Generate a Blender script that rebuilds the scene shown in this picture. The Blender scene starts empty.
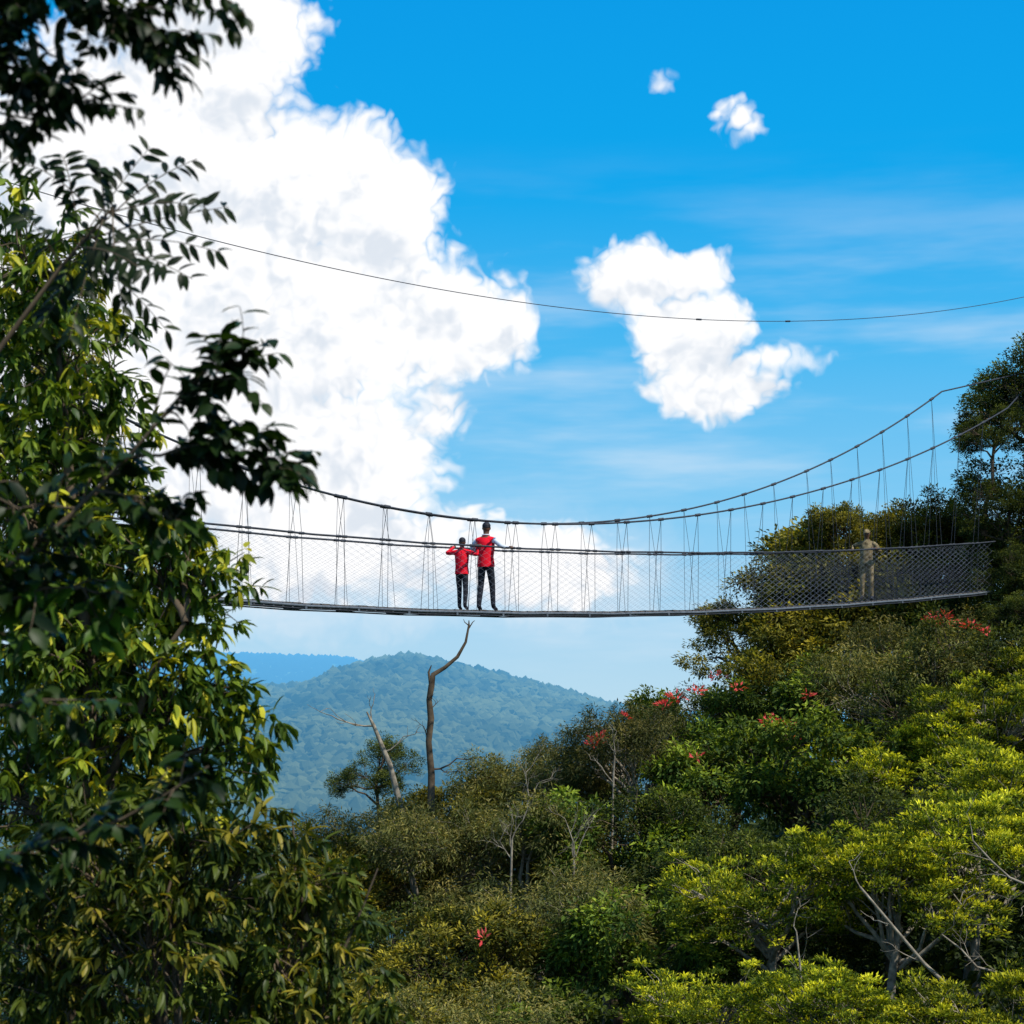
import bpy, math, numpy as np, time, bmesh
from mathutils import Vector
T0=time.time()
scene=bpy.context.scene
R=math.radians
def nrm(v):
    v=np.asarray(v,float); return v/(np.linalg.norm(v,axis=-1,keepdims=True)+1e-9)

# ------------------------------------------------------------ mesh builder
class MB:
    def __init__(s): s.v=[];s.f=[];s.m=[];s.c=[];s.n=0;s.sm=[]
    def add(s,v,f,mat=0,col=(0.1,0.1,0.1),smooth=False):
        v=np.asarray(v,float).reshape(-1,3)
        if isinstance(f,np.ndarray): f=[f]
        for g in f:
            if len(g)==0: continue
            s.f.append(np.asarray(g,np.int64)+s.n)
            s.m.append(np.full(len(g),mat) if np.isscalar(mat) else np.asarray(mat)); s.sm.append(np.full(len(g),smooth))
        c=np.asarray(col,float)
        if c.ndim==1: c=np.tile(c,(len(v),1))
        s.c.append(c); s.v.append(v); s.n+=len(v)
    def build(s,name,mats,link=True):
        V=np.concatenate(s.v);C=np.concatenate(s.c)
        me=bpy.data.meshes.new(name)
        me.vertices.add(len(V)); me.vertices.foreach_set('co',V.astype(np.float32).ravel())
        tot=np.concatenate([np.full(len(f),f.shape[1]) for f in s.f])
        L=np.concatenate([f.ravel() for f in s.f])
        me.loops.add(len(L)); me.loops.foreach_set('vertex_index',L.astype(np.int32))
        me.polygons.add(len(tot))
        st=np.concatenate([[0],np.cumsum(tot)[:-1]])
        me.polygons.foreach_set('loop_start',st.astype(np.int32))
        me.polygons.foreach_set('material_index',np.concatenate(s.m).astype(np.int32))
        me.polygons.foreach_set('use_smooth',np.concatenate(s.sm).astype(bool))
        a=me.attributes.new('tint','FLOAT_COLOR','POINT')
        a.data.foreach_set('color',np.concatenate([C,np.ones((len(C),1))],1).astype(np.float32).ravel())
        for m in mats: me.materials.append(m)
        me.update(calc_edges=True)
        if not link: return me
        o=bpy.data.objects.new(name,me); scene.collection.objects.link(o); return o

def tube(mb,pts,rad,n=6,mat=0,col=(.1,.1,.1),cap=False,smooth=True):
    P=np.asarray(pts,float); k=len(P); rad=np.broadcast_to(np.asarray(rad,float),(k,))
    T=np.gradient(P,axis=0); T=nrm(T)
    u=np.cross(T[0],[0.13,0.31,1.0]); 
    if np.linalg.norm(u)<1e-3: u=np.array([1.,0,0])
    rings=[];a=np.arange(n)*2*math.pi/n
    for i in range(k):
        u=u-T[i]*np.dot(u,T[i]); u=u/(np.linalg.norm(u)+1e-9); w=np.cross(T[i],u)
        rings.append(P[i]+rad[i]*(np.cos(a)[:,None]*u+np.sin(a)[:,None]*w))
    V=np.concatenate(rings)
    i=np.arange(k-1)[:,None]*n; j=np.arange(n)[None,:]; j2=(j+1)%n
    F=np.stack([i+j,i+j2,i+n+j2,i+n+j],-1).reshape(-1,4)
    fs=[F]
    if cap:
        V=np.concatenate([V,[P[0]-T[0]*rad[0]*.6,P[-1]+T[-1]*rad[-1]*.6]])
        b=k*n; jj=np.arange(n)
        fs.append(np.stack([np.full(n,b),(jj+1)%n,jj],-1)); fs.append(np.stack([np.full(n,b+1),(k-1)*n+jj,(k-1)*n+(jj+1)%n],-1))
    mb.add(V,fs,mat,col,smooth)

def ellipsoid(mb,c,r,mat=0,col=(.1,.1,.1),nu=12,nv=8,zmin=-1.0,rot=0.0):
    V=[];th0=math.acos(max(-1,min(1,zmin)))
    for i in range(nv+1):
        th=th0*i/nv
        for j in range(nu):
            ph=2*math.pi*j/nu
            x=r[0]*math.sin(th)*math.cos(ph);y=r[1]*math.sin(th)*math.sin(ph);z=r[2]*math.cos(th)
            V.append((c[0]+x*math.cos(rot)-y*math.sin(rot),c[1]+x*math.sin(rot)+y*math.cos(rot),c[2]+z))
    i=np.arange(nv)[:,None]*nu;j=np.arange(nu)[None,:];j2=(j+1)%nu
    F=np.stack([i+j,i+nu+j,i+nu+j2,i+j2],-1).reshape(-1,4)
    mb.add(V,F,mat,col,True)

def box(mb,c,ax,ay,az,h,mat=0,col=(.1,.1,.1)):
    c=np.asarray(c,float);V=[]
    for sx in(-1,1):
        for sy in(-1,1):
            for sz in(-1,1): V.append(c+sx*h[0]*np.asarray(ax)+sy*h[1]*np.asarray(ay)+sz*h[2]*np.asarray(az))
    F=np.array([[0,1,3,2],[4,6,7,5],[0,4,5,1],[2,3,7,6],[0,2,6,4],[1,5,7,3]])
    mb.add(V,F,mat,col)

# ------------------------------------------------------------ materials
def mat_new(name):
    m=bpy.data.materials.new(name); m.use_nodes=True; nt=m.node_tree
    return m,nt,nt.nodes['Principled BSDF'],nt.nodes['Material Output']
def simple(name,col,rough=.7,metal=0,noise=0.25,scale=12,spec=.3):
    m,nt,p,o=mat_new(name)
    n=nt.nodes.new('ShaderNodeTexNoise');n.inputs['Scale'].default_value=scale;n.inputs['Detail'].default_value=4
    tc=nt.nodes.new('ShaderNodeTexCoord');nt.links.new(tc.outputs['Object'],n.inputs['Vector'])
    r=nt.nodes.new('ShaderNodeValToRGB')
    r.color_ramp.elements[0].position=.3;r.color_ramp.elements[1].position=.7
    r.color_ramp.elements[0].color=(*[c*(1-noise) for c in col],1);r.color_ramp.elements[1].color=(*[min(1,c*(1+noise)) for c in col],1)
    nt.links.new(n.outputs['Fac'],r.inputs['Fac']);nt.links.new(r.outputs['Color'],p.inputs['Base Color'])
    p.inputs['Roughness'].default_value=rough;p.inputs['Metallic'].default_value=metal;p.inputs['Specular IOR Level'].default_value=spec
    return m
def leaf_mat(name,trans=.3,rough=.5,spec=.3):
    m,nt,p,o=mat_new(name)
    a=nt.nodes.new('ShaderNodeAttribute');a.attribute_name='tint'
    # every tree a little different in tone
    oi=nt.nodes.new('ShaderNodeObjectInfo');v=nt.nodes.new('ShaderNodeMapRange');v.inputs[3].default_value=.60;v.inputs[4].default_value=1.3
    nt.links.new(oi.outputs['Random'],v.inputs[0])
    vv=nt.nodes.new('ShaderNodeVectorMath');vv.operation='SCALE';nt.links.new(a.outputs['Color'],vv.inputs[0]);nt.links.new(v.outputs[0],vv.inputs['Scale'])
    colr=vv.outputs[0]
    nt.links.new(colr,p.inputs['Base Color'])
    p.inputs['Roughness'].default_value=rough;p.inputs['Specular IOR Level'].default_value=spec
    t=nt.nodes.new('ShaderNodeBsdfTranslucent')
    g=nt.nodes.new('ShaderNodeMix');g.data_type='RGBA';g.blend_type='MULTIPLY';g.inputs[0].default_value=1
    g.inputs[7].default_value=(1.6,1.5,.5,1);nt.links.new(colr,g.inputs[6]);nt.links.new(g.outputs[2],t.inputs['Color'])
    mx=nt.nodes.new('ShaderNodeMixShader');mx.inputs[0].default_value=trans
    nt.links.new(p.outputs[0],mx.inputs[1]);nt.links.new(t.outputs[0],mx.inputs[2]);nt.links.new(mx.outputs[0],o.inputs['Surface'])
    return m
M_leaf=leaf_mat('leaf',.3,.55,.12); M_leafd=leaf_mat('leaf_glossy',.28,.45,.2)
M_bark=simple('bark',(.10,.075,.05),.9,0,.4,6,.1)
M_barkl=simple('bark_pale',(.24,.21,.16),.9,0,.5,9,.1)
M_rope=simple('rope_dark',(.035,.04,.05),.6)
M_net=simple('net_wire',(.17,.20,.25),.7,.0,.1,3,.05)
M_steel=simple('galvanised_steel',(.13,.15,.17),.5,.4)
M_plank=simple('plank',(.10,.085,.07),.8)

# ------------------------------------------------------------ leaves
TF_v=np.array([[0,0,0],[.42,.5,.07],[1,0,-.1],[.42,-.5,.07]]);TF_f=[np.array([[0,3,2,1]])]
st=[(.22,.40,-.02),(.5,.5,-.08),(.8,.30,-.2)]
tv=[[0,0,0]]
for t,w,z in st: tv+= [[t,w,z+.05],[t,0,z],[t,-w,z+.05]]
tv+=[[1.0,0,-.33]]
TN_v=np.array(tv)
TN_f=[np.array([[0,2,1],[0,3,2],[7,8,10],[8,9,10]]),np.array([[1,2,5,4],[2,3,6,5],[4,5,8,7],[5,6,9,8]])]
def put_leaves(mb,pos,dr,up,L,W,col,near=False,mat=1,bend=1.0):
    tvv,tf=(TN_v,TN_f) if near else (TF_v,TF_f)
    n=len(pos)
    if n==0:return
    dr=nrm(dr);sd=nrm(np.cross(dr,up));nn=np.cross(sd,dr)
    L=np.broadcast_to(L,(n,))[:,None,None];W=np.broadcast_to(W,(n,))[:,None,None]
    V=pos[:,None]+L*tvv[None,:,0,None]*dr[:,None]+W*tvv[None,:,1,None]*sd[:,None]+L*bend*tvv[None,:,2,None]*nn[:,None]
    k=len(tvv);off=np.arange(n)*k
    fs=[(f[None]+off[:,None,None]).reshape(-1,f.shape[1]) for f in tf]
    mb.add(V.reshape(-1,3),fs,mat,np.repeat(col,k,0),near)
def runit(rng,n):return nrm(rng.normal(size=(n,3)))
def lerp(a,b,t):return np.asarray(a)[None]*(1-t[:,None])+np.asarray(b)[None]*t[:,None]

def curve(a,b,rng,bow=.15,n=5,sag=0.0):
    a=np.asarray(a,float);b=np.asarray(b,float);t=np.linspace(0,1,n)[:,None]
    d=np.linalg.norm(b-a);off=rng.normal(size=3)*bow*d;off[2]+=sag*d
    return a+(b-a)*t+off*np.sin(t*math.pi)*.7+rng.normal(size=(n,3))*d*.02*np.sin(t*math.pi)

KIND={
 #        lobes clumps leaves clumpr flat  L    W    dark            light           tip            droop rz bark
 'dome':  (11,32,58,.29,.7,.11,.052,(.035,.048,.010),(.17,.155,.025),(.40,.33,.035),.1,.75,0),
 'umbrella':(12,23,66,.26,.36,.095,.040,(.026,.048,.008),(.22,.28,.018),(.78,.72,.035),-.15,.68,1),
 'feather':(10,34,58,.30,.8,.12,.032,(.046,.056,.018),(.18,.19,.05),(.32,.26,.08),.35,.85,1),
 'broad': (9,28,46,.30,.8,.15,.072,(.024,.050,.011),(.125,.185,.025),(.32,.39,.04),.25,.85,0),
 'dark':  (10,30,58,.27,.7,.09,.045,(.016,.034,.010),(.08,.105,.022),(.18,.20,.03),.1,.95,0),
}
def make_tree(seed,kind,Rc=2.2,H=8.0):
    nl,nc,nf,rc,flat,L,W,cd,cl,ct,droop,rz,bk=KIND[kind]
    rng=np.random.default_rng(seed);mb=MB()
    top=np.array([rng.normal()*.15,rng.normal()*.15,-.25*Rc*rz])
    base=np.array([rng.normal()*.4,rng.normal()*.4,-H])
    tp=curve(base,top,rng,.03,8);tube(mb,tp,np.linspace(.17,.07,8),8,0)
    for i in range(nl):
        ang=i*2.4+rng.normal()*.3; rr=Rc*(.18+.52*rng.random()**.6); zz=Rc*rz*rng.uniform(-.45,.62)*(1-.35*(rr/Rc))
        lc=np.array([rr*math.cos(ang),rr*math.sin(ang),zz]); lr=Rc*rng.uniform(.24,.46)
        k=rng.uniform(.45,.98); s=tp[0]+(tp[-1]-tp[0])*(.72+.28*k)
        lb=curve(s,lc,rng,.10,6,-.06);tube(mb,lb,np.linspace(.062,.022,6),5,0)
        u=runit(rng,nc*3);out=nrm(lc*np.array([1,1,.6])+np.array([0,0,.7*Rc]))
        u=u[(u@out)>-.35][:nc]
        cp=lc+u*lr*rng.uniform(.6,1.18,len(u))[:,None]*np.array([1,1,.8])
        for c in cp[::2]:
            q=lb[3]+(lb[5]-lb[3])*rng.random();tube(mb,curve(q,c,rng,.12,4),np.linspace(.017,.005,4),3,0)
        m=len(cp);cs=rc*rng.uniform(.6,1.3,m)
        g=runit(rng,m*nf)*(rng.random((m*nf,1))**.45);g[:,2]*=flat
        idx=np.repeat(np.arange(m),nf)
        pos=cp[idx]+g*cs[idx][:,None]*Rc/2.2
        outw=nrm(cp-np.array([0,0,-.5*Rc]))[idx]
        dr=g*1.1+outw*.5+rng.normal(size=g.shape)*.45;dr[:,2]-=droop*2
        up=np.array([0,0,1.])+rng.normal(size=g.shape)*.45+outw*.25
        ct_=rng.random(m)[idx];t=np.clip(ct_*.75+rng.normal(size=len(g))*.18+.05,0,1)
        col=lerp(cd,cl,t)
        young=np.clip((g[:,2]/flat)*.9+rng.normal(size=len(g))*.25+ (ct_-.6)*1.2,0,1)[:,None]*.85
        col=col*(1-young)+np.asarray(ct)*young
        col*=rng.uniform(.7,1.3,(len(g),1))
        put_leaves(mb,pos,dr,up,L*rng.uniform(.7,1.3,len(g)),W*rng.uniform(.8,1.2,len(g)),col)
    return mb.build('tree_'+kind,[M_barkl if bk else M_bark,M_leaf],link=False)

# ------------------------------------------------------------ terrain
RX=np.array([-12000,-900,-500,-402,-300,-235,-190,-146,-63,27,133,283,600,12000.])
RZ=np.array([20,35,18,12,16,44,54,59,40,20,-10,-45,-40,-20.])
rg=np.random.default_rng(5)
WV=[(rg.uniform(.004,.03),rg.uniform(0,6.28),rg.uniform(0,6.28)) for _ in range(14)]
def wob(x,y):
    s=0
    for f,a,p in WV: s=s+np.sin((x*math.cos(a)+y*math.sin(a))*f+p)/(f*60)
    return s
def ss(t):t=np.clip(t,0,1);return t*t*(3-2*t)
def ground(x,y):
    x=np.asarray(x,float);y=np.asarray(y,float)
    slope=-9.5+.45*np.clip(x,-25,30)
    near=-1.7-np.clip(y-2,0,100)*.43
    k=ss((y-2)/22.)
    z=near*(1-k)+slope*k
    z=np.where(y<2,-1.7+0*x,z)
    far=np.clip((y-75),0,None)
    z=z-np.clip(far*.25,0,115)*ss(far/40)
    rid=np.interp(x,RX,RZ)
    foot=-130.
    k=ss((y-1300)/1700.)
    hz=foot+(rid-foot)*k
    k2=ss((y-900)/500.);z=z*(1-k2)+hz*k2
    z=z+wob(x,y)*ss((y-900)/900)*np.where(y<2700,1,.3)*1.5
    kb=ss((y-3050)/700);z=z*(1-kb)+(-60)*kb
    far2=np.interp(x,[-12000,-1300,-720,-560,-420,-330,-150,200,12000],[60,100,108,103,98,74,10,-60,-40])
    kc=ss((y-3900)/1100);z=z*(1-kc)+far2*kc
    kd=ss((y-5200)/1500);z=z*(1-kd)+(-70)*kd
    return z
tx=np.linspace(-7,7,360);X=20*np.sinh(tx)
ty=np.linspace(-2.6,6.9,360);Y=25*np.sinh(ty)
gx,gy=np.meshgrid(X,Y);gz=ground(gx,gy)
mb=MB();nx=len(X);i=np.arange(len(Y)-1)[:,None]*nx;j=np.arange(nx-1)[None]
mb.add(np.stack([gx,gy,gz],-1).reshape(-1,3),np.stack([i+j,i+j+1,i+nx+j+1,i+nx+j],-1).reshape(-1,4),0,smooth=True)
m,nt,p,o=mat_new('forest_floor')
geo=nt.nodes.new('ShaderNodeNewGeometry')
n=nt.nodes.new('ShaderNodeTexNoise');n.inputs['Scale'].default_value=.05;n.inputs['Detail'].default_value=8;n.inputs['Roughness'].default_value=.7
nt.links.new(geo.outputs['Position'],n.inputs['Vector'])
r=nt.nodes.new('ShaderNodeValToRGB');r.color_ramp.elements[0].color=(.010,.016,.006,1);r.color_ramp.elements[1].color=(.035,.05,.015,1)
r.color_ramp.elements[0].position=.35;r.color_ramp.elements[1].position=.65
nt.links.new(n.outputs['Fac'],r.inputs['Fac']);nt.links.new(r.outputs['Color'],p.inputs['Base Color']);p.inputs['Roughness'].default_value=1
p.inputs['Specular IOR Level'].default_value=0
# aerial haze: painted in as blue surface emission, growing with distance into the valley (world Y)
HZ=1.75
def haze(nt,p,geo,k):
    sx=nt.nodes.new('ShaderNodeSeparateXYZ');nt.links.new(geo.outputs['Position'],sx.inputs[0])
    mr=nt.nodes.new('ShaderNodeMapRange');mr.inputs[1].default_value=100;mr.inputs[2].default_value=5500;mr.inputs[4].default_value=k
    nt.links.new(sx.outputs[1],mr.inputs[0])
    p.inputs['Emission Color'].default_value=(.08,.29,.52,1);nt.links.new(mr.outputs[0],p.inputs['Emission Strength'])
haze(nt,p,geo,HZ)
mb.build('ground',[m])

m,nt,p,o=mat_new('distant_canopy')
a=nt.nodes.new('ShaderNodeAttribute');a.attribute_name='tint';nt.links.new(a.outputs['Color'],p.inputs['Base Color'])
p.inputs['Roughness'].default_value=1;p.inputs['Specular IOR Level'].default_value=0
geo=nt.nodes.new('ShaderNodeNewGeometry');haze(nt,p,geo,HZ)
bm=bmesh.new();bmesh.ops.create_icosphere(bm,subdivisions=1,radius=1)
bm.verts.index_update();iv1=np.array([v.co[:] for v in bm.verts]);iF1=np.array([[v.index for v in f.verts] for f in bm.faces]);bm.free()
rng=np.random.default_rng(9)
N=30000;cy=rng.uniform(1400,3080,N)
cx=rng.uniform(-.30,.09,N)*cy
cz=ground(cx,cy);cr=rng.uniform(3.2,7.5,N)*rng.choice([.6,1,1.35],N)
V=iv1[None]*cr[:,None,None]*np.array([1,1,.95])*(1+rng.normal(size=(N,len(iv1),1))*.22)+np.stack([cx,cy,cz+cr*.35],-1)[:,None]
tt_=np.clip(rng.random(N)*.7+.45*np.sin(cx*.013+cy*.006)*np.sin(cy*.011)+.15,0,1)
col=lerp((.008,.018,.012),(.07,.08,.035),tt_)
mb=MB();mb.add(V.reshape(-1,3),(iF1[None]+np.arange(N)[:,None,None]*len(iv1)).reshape(-1,3),0,np.repeat(col,len(iv1),0),False)
N=3500;cy=rng.uniform(4300,5200,N);cx=rng.uniform(-.3,-.04,N)*cy;cz=ground(cx,cy);cr=rng.uniform(7,15,N)
V=iv1[None]*cr[:,None,None]*(1+rng.normal(size=(N,len(iv1),1))*.15)+np.stack([cx,cy,cz],-1)[:,None]
mb.add(V.reshape(-1,3),(iF1[None]+np.arange(N)[:,None,None]*len(iv1)).reshape(-1,3),0,(.003,.005,.004),False)
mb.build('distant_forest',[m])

# ------------------------------------------------------------ hillside trees
variants={}
for k,ns in (('dome',2),('umbrella',3),('feather',2),('broad',2),('dark',2)):
    variants[k]=[make_tree(100+len(k)*17+s*7,k) for s in range(ns)]
NAMES={'dome':'olive_canopy_tree','umbrella':'umbrella_tree','feather':'feathery_leaf_tree','broad':'broadleaf_tree','dark':'dark_canopy_tree'}
TREES=[ # kind, X, Y, Z of crown centre, crown radius
 ('dark',14.3,55.5,8.3,2.0),('dark',15.6,57,9.2,2.4),('dark',14.7,55,6.2,2.2),('dark',14.3,54.5,4.3,2.2),('dark',13.25,52.9,3.3,1.0),('dark',13.1,54,7.3,1.05),('dark',14.0,52.5,2.6,1.7),('dark',13.1,51.6,2.0,1.0),('dark',13.3,53.5,5.0,1.3),
 ('dome',10.7,58,3.3,3.2),('dome',8.6,58.5,2.9,2.4),('dome',12.6,59,3.6,3.0),('dome',9.6,57,1.4,2.6),('dome',7.3,58,1.6,2.0),('dome',11.9,57.5,4.5,1.8),('dome',9.9,57.2,4.6,1.5),
 ('dark',13.0,55,1.2,2.6),('feather',11.0,53,.6,2.2),
 ('broad',4.7,49,-.7,1.7),('dome',6.6,50,-.2,2.0),('broad',8.0,49,-.4,2.1),('feather',9.5,48,-.1,2.2),('dark',11.4,48,.2,2.4),('umbrella',12.4,47,.0,1.9),
 ('feather',2.9,45,-1.5,1.7),('broad',4.5,44,-1.9,1.9),('broad',6.3,43,-1.6,2.0),('umbrella',8.2,42,-1.5,1.9),('dark',9.3,43.5,-.9,1.8),('umbrella',10.0,42,-.9,2.0),
 ('feather',1.6,47,-2.0,1.5),('feather',.2,46,-2.5,1.6),('dome',-1.2,46,-2.7,1.6),
 ('dark',-3.1,45,-1.6,1.0),('feather',-2.7,43,-3.5,1.6),
 ('feather',-1.6,41,-3.7,1.9),('dome',-3.5,41,-4.1,1.9),('feather',.4,41,-3.5,2.0),('broad',2.0,41,-3.2,1.9),('dark',3.5,40,-3.1,1.9),
 ('feather',.8,37,-4.6,1.9),('dome',-1.0,36,-5.0,1.9),('broad',2.4,36,-4.5,1.8),
 ('umbrella',4.3,34,-3.4,1.8),('umbrella',6.3,33,-3.4,1.8),('umbrella',8.2,34,-2.7,2.0),('dark',6.8,36,-3.0,2.0),('dark',4.8,37,-3.9,2.0),('umbrella',9.4,38,-2.0,2.0),
 ('umbrella',3.1,31,-4.9,1.4),('umbrella',5.0,30,-5.0,1.5),('umbrella',7.2,29,-4.8,1.6),
 ('broad',1.2,31,-5.7,1.6),('feather',-.6,31,-5.7,1.6),('dome',-2.3,32,-5.5,1.7),('broad',-4.2,34,-5.2,2.0),('dark',9.0,31,-5.0,2.0),
 ('dark',-5.5,40,-5.0,2.2),('dome',-8,42,-5.0,2.4),('dark',17.5,56,6,3.2),('dome',16,50,1,3),('umbrella',12.5,36,-2,2.5),('dark',14,44,0,3),('dome',19,60,4,3.5),
 ('dark',-7.2,30,-5.5,2.0),('broad',-6.2,26,-5.2,1.7),
 ('dark',-.8,51,-4.6,2.2),('dark',2.6,52,-3.3,2.2),('dark',-3.4,50,-5.4,2.0),('dark',4.7,53,-1.9,1.9),('dark',-3.0,37.5,-5.3,1.8),('dark',5.6,54,-.9,1.8),
]
rng=np.random.default_rng(3)
for i,(k,x,y,z,rc) in enumerate(TREES):
    me=variants[k][i%len(variants[k])]
    o=bpy.data.objects.new(NAMES[k],me);scene.collection.objects.link(o)
    o.location=(x,y,z);s=rc/2.2*1.08;o.scale=(s,s,s);o.rotation_euler=(rng.normal()*.05,rng.normal()*.05,rng.uniform(0,6.28))

mb=MB();N=60000
ux=rng.uniform(-14,24,N);uy=rng.uniform(24,74,N)
uz=ground(ux,uy)+rng.random(N)*1.6
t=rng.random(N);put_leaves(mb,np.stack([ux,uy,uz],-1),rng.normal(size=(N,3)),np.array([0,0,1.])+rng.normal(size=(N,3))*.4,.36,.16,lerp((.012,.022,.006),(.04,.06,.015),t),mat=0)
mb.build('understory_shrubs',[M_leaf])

# red blossoms
mb=MB();rng=np.random.default_rng(12)
for (x,y,z,rr,n) in [(6.15,46.0,-.65,.28,110),(5.95,45.9,-.5,.20,55),(6.4,46.0,-.85,.18,50),(3.55,43.0,.05,.17,28),(3.3,43.0,-.1,.13,18),(4.0,43.3,.2,.15,22),(1.95,44.3,-.85,.17,34),(1.8,44.3,-1.0,.12,18),(4.9,47.3,.55,.15,20),(10.2,47.2,1.9,.30,70),(10.8,47.0,1.75,.15,24),(9.85,47.0,1.85,.12,18),(11.1,46.8,1.6,.12,16),(6.9,46.4,.1,.12,14),(2.5,43.8,-.35,.1,12),(5.3,46.5,.3,.13,14),(3.9,42.0,-1.2,.10,10),(-.5,33.6,-4.0,.12,12)]:
    g=runit(rng,n)*rng.random((n,1))**.4*rr*np.array([1.3,1.0,.6])
    put_leaves(mb,g+np.array([x,y,z]),g*2+rng.normal(size=g.shape)*.1+np.array([0,0,.15]),np.array([0,0,1.])+rng.normal(size=g.shape)*.5,.13,.055,lerp((.62,.04,.05),(.85,.16,.14),rng.random(n)),mat=0)
mb.build('red_blossoms',[M_leaf])

# ------------------------------------------------------------ dead snags & bare twigs
def twigs(mb,rng,a,d,L,r,depth,mat=0):
    d=nrm(d);b=a+d*L;pts=curve(a,b,rng,.10,4);tube(mb,pts,np.linspace(r,r*.55,4),5,mat)
    if depth<=0:return
    for k in range(rng.integers(2,4)):
        q=pts[-1] if k==0 else pts[rng.integers(1,4)]
        dd=d+rng.normal(size=3)*.6;dd[2]+=.15
        twigs(mb,rng,q,dd,L*rng.uniform(.55,.8),r*.55,depth-1,mat)
mb=MB();rng=np.random.default_rng(21)
p_=np.array([[-1.85,43,-9],[-1.76,43,-4],[-1.74,43,-1.6],[-1.80,43,-.9],[-1.75,43,-.4],[-1.79,43,.0],[-1.74,43,.3],[-1.70,43,.55],[-1.45,43,.70],[-1.18,43,.93],[-1.0,43,1.25],[-.93,43,1.62],[-.93,43,1.72]])
tube(mb,p_,[.14,.10,.082,.070,.078,.066,.074,.058,.044,.040,.030,.022,.010],8)
tube(mb,[[-1.76,43,.35],[-1.80,43,.6],[-1.74,43,.75]],[.04,.025,.010],6)
tube(mb,[[-.93,43,1.55],[-.85,43,1.68],[-.80,43,1.72]],[.016,.011,.005],5)
tube(mb,[[-.92,43,1.6],[-1.02,43,1.68],[-1.05,43,1.75]],[.016,.010,.005],5)
for a,d,L,r in [((-1.74,43,-1.5),(.8,0,.35),.6,.025),((-1.78,43,-.9),(-.3,0,.8),.35,.015),((-1.78,43,-.2),(.5,.1,.5),.2,.012)]:
    twigs(mb,rng,np.array(a),np.array(d),L,r,2)
mb.build('dead_snag',[M_bark])
mb=MB()
tube(mb,[[-1.9,42.5,-6],[-2.3,42.5,-2.6],[-2.6,42.5,-1.4],[-2.95,42.5,-.55],[-3.1,42.5,-.25]],[.10,.075,.06,.04,.015],7)
for a,d,L,r in [((-2.95,42.5,-.55),(-.8,0,.15),.8,.022),((-2.7,42.5,-1.1),(.6,0,.5),.5,.018),((-3.0,42.5,-.4),(.1,0,.9),.3,.015)]:
    twigs(mb,rng,np.array(a),np.array(d),L,r,2)
mb.build('leaning_dead_tree',[M_barkl])
for (x,y,z,h) in [(.25,42,-2.0,.8),(2.1,43,-1.4,.7),(1.1,38.4,-2.9,.9),(-.1,38.6,-2.7,.7)]:
    mb=MB();tube(mb,[[x,y,z-4],[x+.1,y,z]],[.04,.02],6)
    for k in range(3): twigs(mb,rng,np.array([x+.1,y,z-.2*k]),np.array([rng.normal()*.4,0,1.]),h*.6,.014,3)
    mb.build('bare_tree',[M_barkl])

mb=MB();rng=np.random.default_rng(31)
for a,b,r in [((9.6,30.6,-7.5),(5.4,30.9,-2.9),.055),((9.0,30.6,-6.2),(8.6,30.8,-3.0),.05),((5.2,30.0,-6.5),(4.3,30.1,-3.5),.035),((9.3,31,-4.2),(7.2,31.1,-2.2),.035),((8.8,30.7,-5.2),(6.6,30.6,-3.6),.035)]:
    c_=curve(a,b,rng,.06,9);tube(mb,c_,np.linspace(r,r*.35,9),7)
    for q in c_[3:]:
        twigs(mb,rng,q,nrm(np.array(b)-np.array(a))+rng.normal(size=3)*.7,.45,r*.22,1)
mb.build('spreading_branches',[M_barkl])

# ------------------------------------------------------------ left foreground trees
def rosette_crown(mb,rng,lobes,root_pts,dens,L,W,cd,cl,ct,nleaf=11,ydepth=.8,mat=1):
    for (x,y,z,r) in lobes:
        c=np.array([x,y,z]);m=int(dens*r*r)
        k=np.argmin(np.linalg.norm(root_pts-c,axis=1)*1.0+np.where(root_pts[:,2]>z,1.0,0));
        lb=curve(root_pts[k],c,rng,.08,6,-.04);tube(mb,lb,np.linspace(.028,.012,6),6,0)
        cp=c+runit(rng,m)*(rng.random((m,1))**.40)*r*np.array([1.05,ydepth,1.05])
        for q in cp[::3]:
            s=lb[rng.integers(2,6)];tube(mb,curve(s,q,rng,.10,4,.05),np.linspace(.008,.003,4),3,0)
        idx=np.repeat(np.arange(m),nleaf);ax=nrm(cp-c+np.array([0,0,-.15])+rng.normal(size=cp.shape)*.3)[idx]
        rad=runit(rng,m*nleaf)
        dr=rad*.95+ax*.6;dr[:,2]-=.5
        pos=cp[idx]+ax*rng.uniform(-.08,.04,len(idx))[:,None]
        up=rad+np.array([0,0,.9])+rng.normal(size=rad.shape)*.4
        t=np.clip(rng.random(m)[idx]*.7+rng.normal(size=len(idx))*.2,0,1)
        col=lerp(cd,cl,t);yy=(rng.random(m)[idx]>.78)[:,None]*rng.random((len(idx),1))
        col=col*(1-yy)+np.asarray(ct)*yy
        put_leaves(mb,pos,dr,up,L*rng.uniform(.5,1.2,len(idx)),W*rng.uniform(.7,1.25,len(idx)),col,True,mat)
rng=np.random.default_rng(41);mb=MB()
trunk=np.array([[-2.95,13.2,-6.5],[-2.88,13.1,-3.],[-2.85,13,-1.7],[-2.8,13,-.8],[-2.75,13,.1],[-2.85,13,1.0],[-2.95,13.1,1.9],[-3.05,13.1,2.8]])
tube(mb,trunk,[.11,.08,.065,.055,.05,.04,.03,.015],8,0)
br2=np.array([[-2.8,13,-.8],[-2.5,12.9,-.3],[-2.3,12.8,.2],[-2.1,12.8,.5]]);tube(mb,br2,[.04,.03,.025,.015],6,0)
root=np.concatenate([trunk,br2])
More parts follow.
